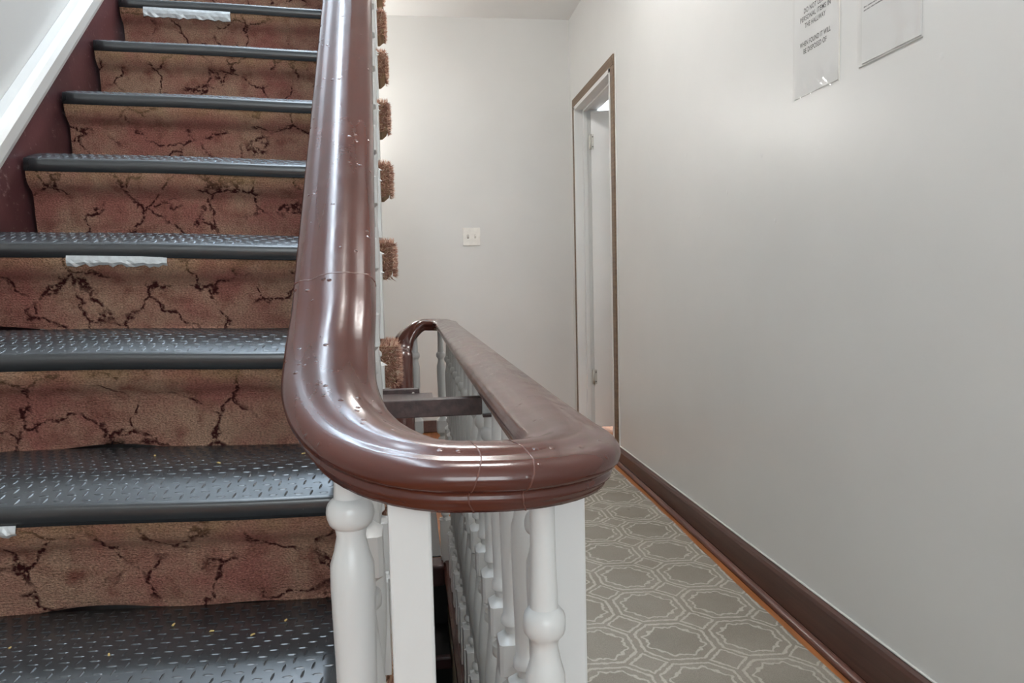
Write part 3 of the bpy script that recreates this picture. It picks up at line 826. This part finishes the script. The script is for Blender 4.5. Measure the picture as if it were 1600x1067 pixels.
nt = empty('notice', (XR, 1.53, z0), 'paper notice with small print in a plastic sleeve, nearer the camera', 'notice', 'notices on the hall wall')
pp = MB().box(XR - .0024, XR - .0006, yb + .003, ya - .012, z0 + .004, z0 + .30).build('paper', paper_m, nt)
rr = random.Random(5)
for zl, y0_, y1_ in ((1.5475, 1.618, 1.50), (1.5400, 1.618, 1.48), (1.5660, 1.60, 1.45)):
    mk = MB(); yy = y0_
    while yy > y1_:
        w_ = rr.uniform(.0012, .0026); hh = rr.choice((.0026, .0026, .0034)); mk.box(XR - .0027, XR - .0024, yy - w_, yy, zl, zl + hh); yy -= w_ + (.0006 if rr.random() < .8 else .0022)
    mk.build('small_print', ink2_m, pp)
sleeve(nt, ya + .004, yb, z0, z0 + .305, 9, .0012)
# lifted lower edge of the second sleeve
MB().box(XR - .0026, XR - .0008, yb - .002, ya, z0 - .0018, z0 - .001).build('sleeve_edge', hinge_m, nt)

# ------------------------------------------------------------------ lamps
def globe_lamp(name, loc, r, label, wall=False, mat=globe_m):
    x, y, z = loc; root = empty(name, loc, label, 'lamp')
    sp = [(r * math.sin(a) + 1e-4, -r * math.cos(a)) for a in [i * math.pi / 14 for i in range(15)]]
    pv, pf = lathe(sp, 24); pyd('globe', [(a + x, b + y, c_ + z) for a, b, c_ in pv], pf, mat, root, True)
    if wall:
        pv, pf = lathe([(.05, 0), (.05, .01), (.02, .018), (.02, YF - y - r * .8)], 18)
        pyd('holder', [(a + x, YF - c_, b + z) for a, b, c_ in pv], pf, hinge_m, root, True)
    else:
        top = (CEIL if x < XR else RZ)
        pv, pf = lathe([(.03, z + r * .85), (.07, top - .015), (.07, top)], 18)
        pyd('holder', [(a + x, b + y, c_) for a, b, c_ in pv], pf, hinge_m, root, True)
globe_lamp('unseen_ceiling_lamp', (.3, .7, 2.49), .085, 'unseen opal ceiling lamp added to light the front of the hall')  # added out of view as fill for the near hall and right wall
globe_lamp('unseen_ceiling_lamp', (.3, 2.7, 2.49), .085, 'unseen opal ceiling lamp added to light the back of the hall')  # second added globe, never in view, lifts the far half of the hall
globe_lamp('unseen_ceiling_lamp', (2.6, 3.6, 2.43), .05, 'unseen opal ceiling lamp added to light the room behind the door')  # unseen lamp put in to brighten the side room
globe_lamp('wall_lamp', (-.52, YF - .13, 1.97), .065, 'round opal wall lamp on the far wall behind the stairs', True, m_emit('bright_opal_glass', (1, .96, .91, 1), LAMP * 1.3))

# ------------------------------------------------------------------ crumbs on the mats
for k, x, t_ in ((2, -.56, .16), (2, -.30, .17), (2, -.42, .12), (2, -.24, .15), (2, -.20, .19), (3, -.32, .12), (3, -.19, .17), (2, -.36, .20), (3, -.44, .19)):
    y, z = nose(k); a = random.uniform(0, 3); l = random.uniform(.003, .006)
    p = S(x, y + t_, z + msurf(t_) + .0006)
    v = [(-l, -.0012, 0), (l * .8, -.0016, 0), (l, .001, 0), (-l * .6, .0018, 0), (-l * .7, -.0006, .0014), (l * .5, -.0008, .0018), (l * .6, .0005, .0012), (-l * .4, .001, .0016)]
    o = pyd('wood_crumb', [(q[0] * math.cos(a) - q[1] * math.sin(a), q[0] * math.sin(a) + q[1] * math.cos(a), q[2]) for q in v], BF, chip_m, loc=p)
    tag(o, 'tiny pale wood crumb lying on a lower black stair mat', 'crumb', 'crumbs on the lower stair mats')
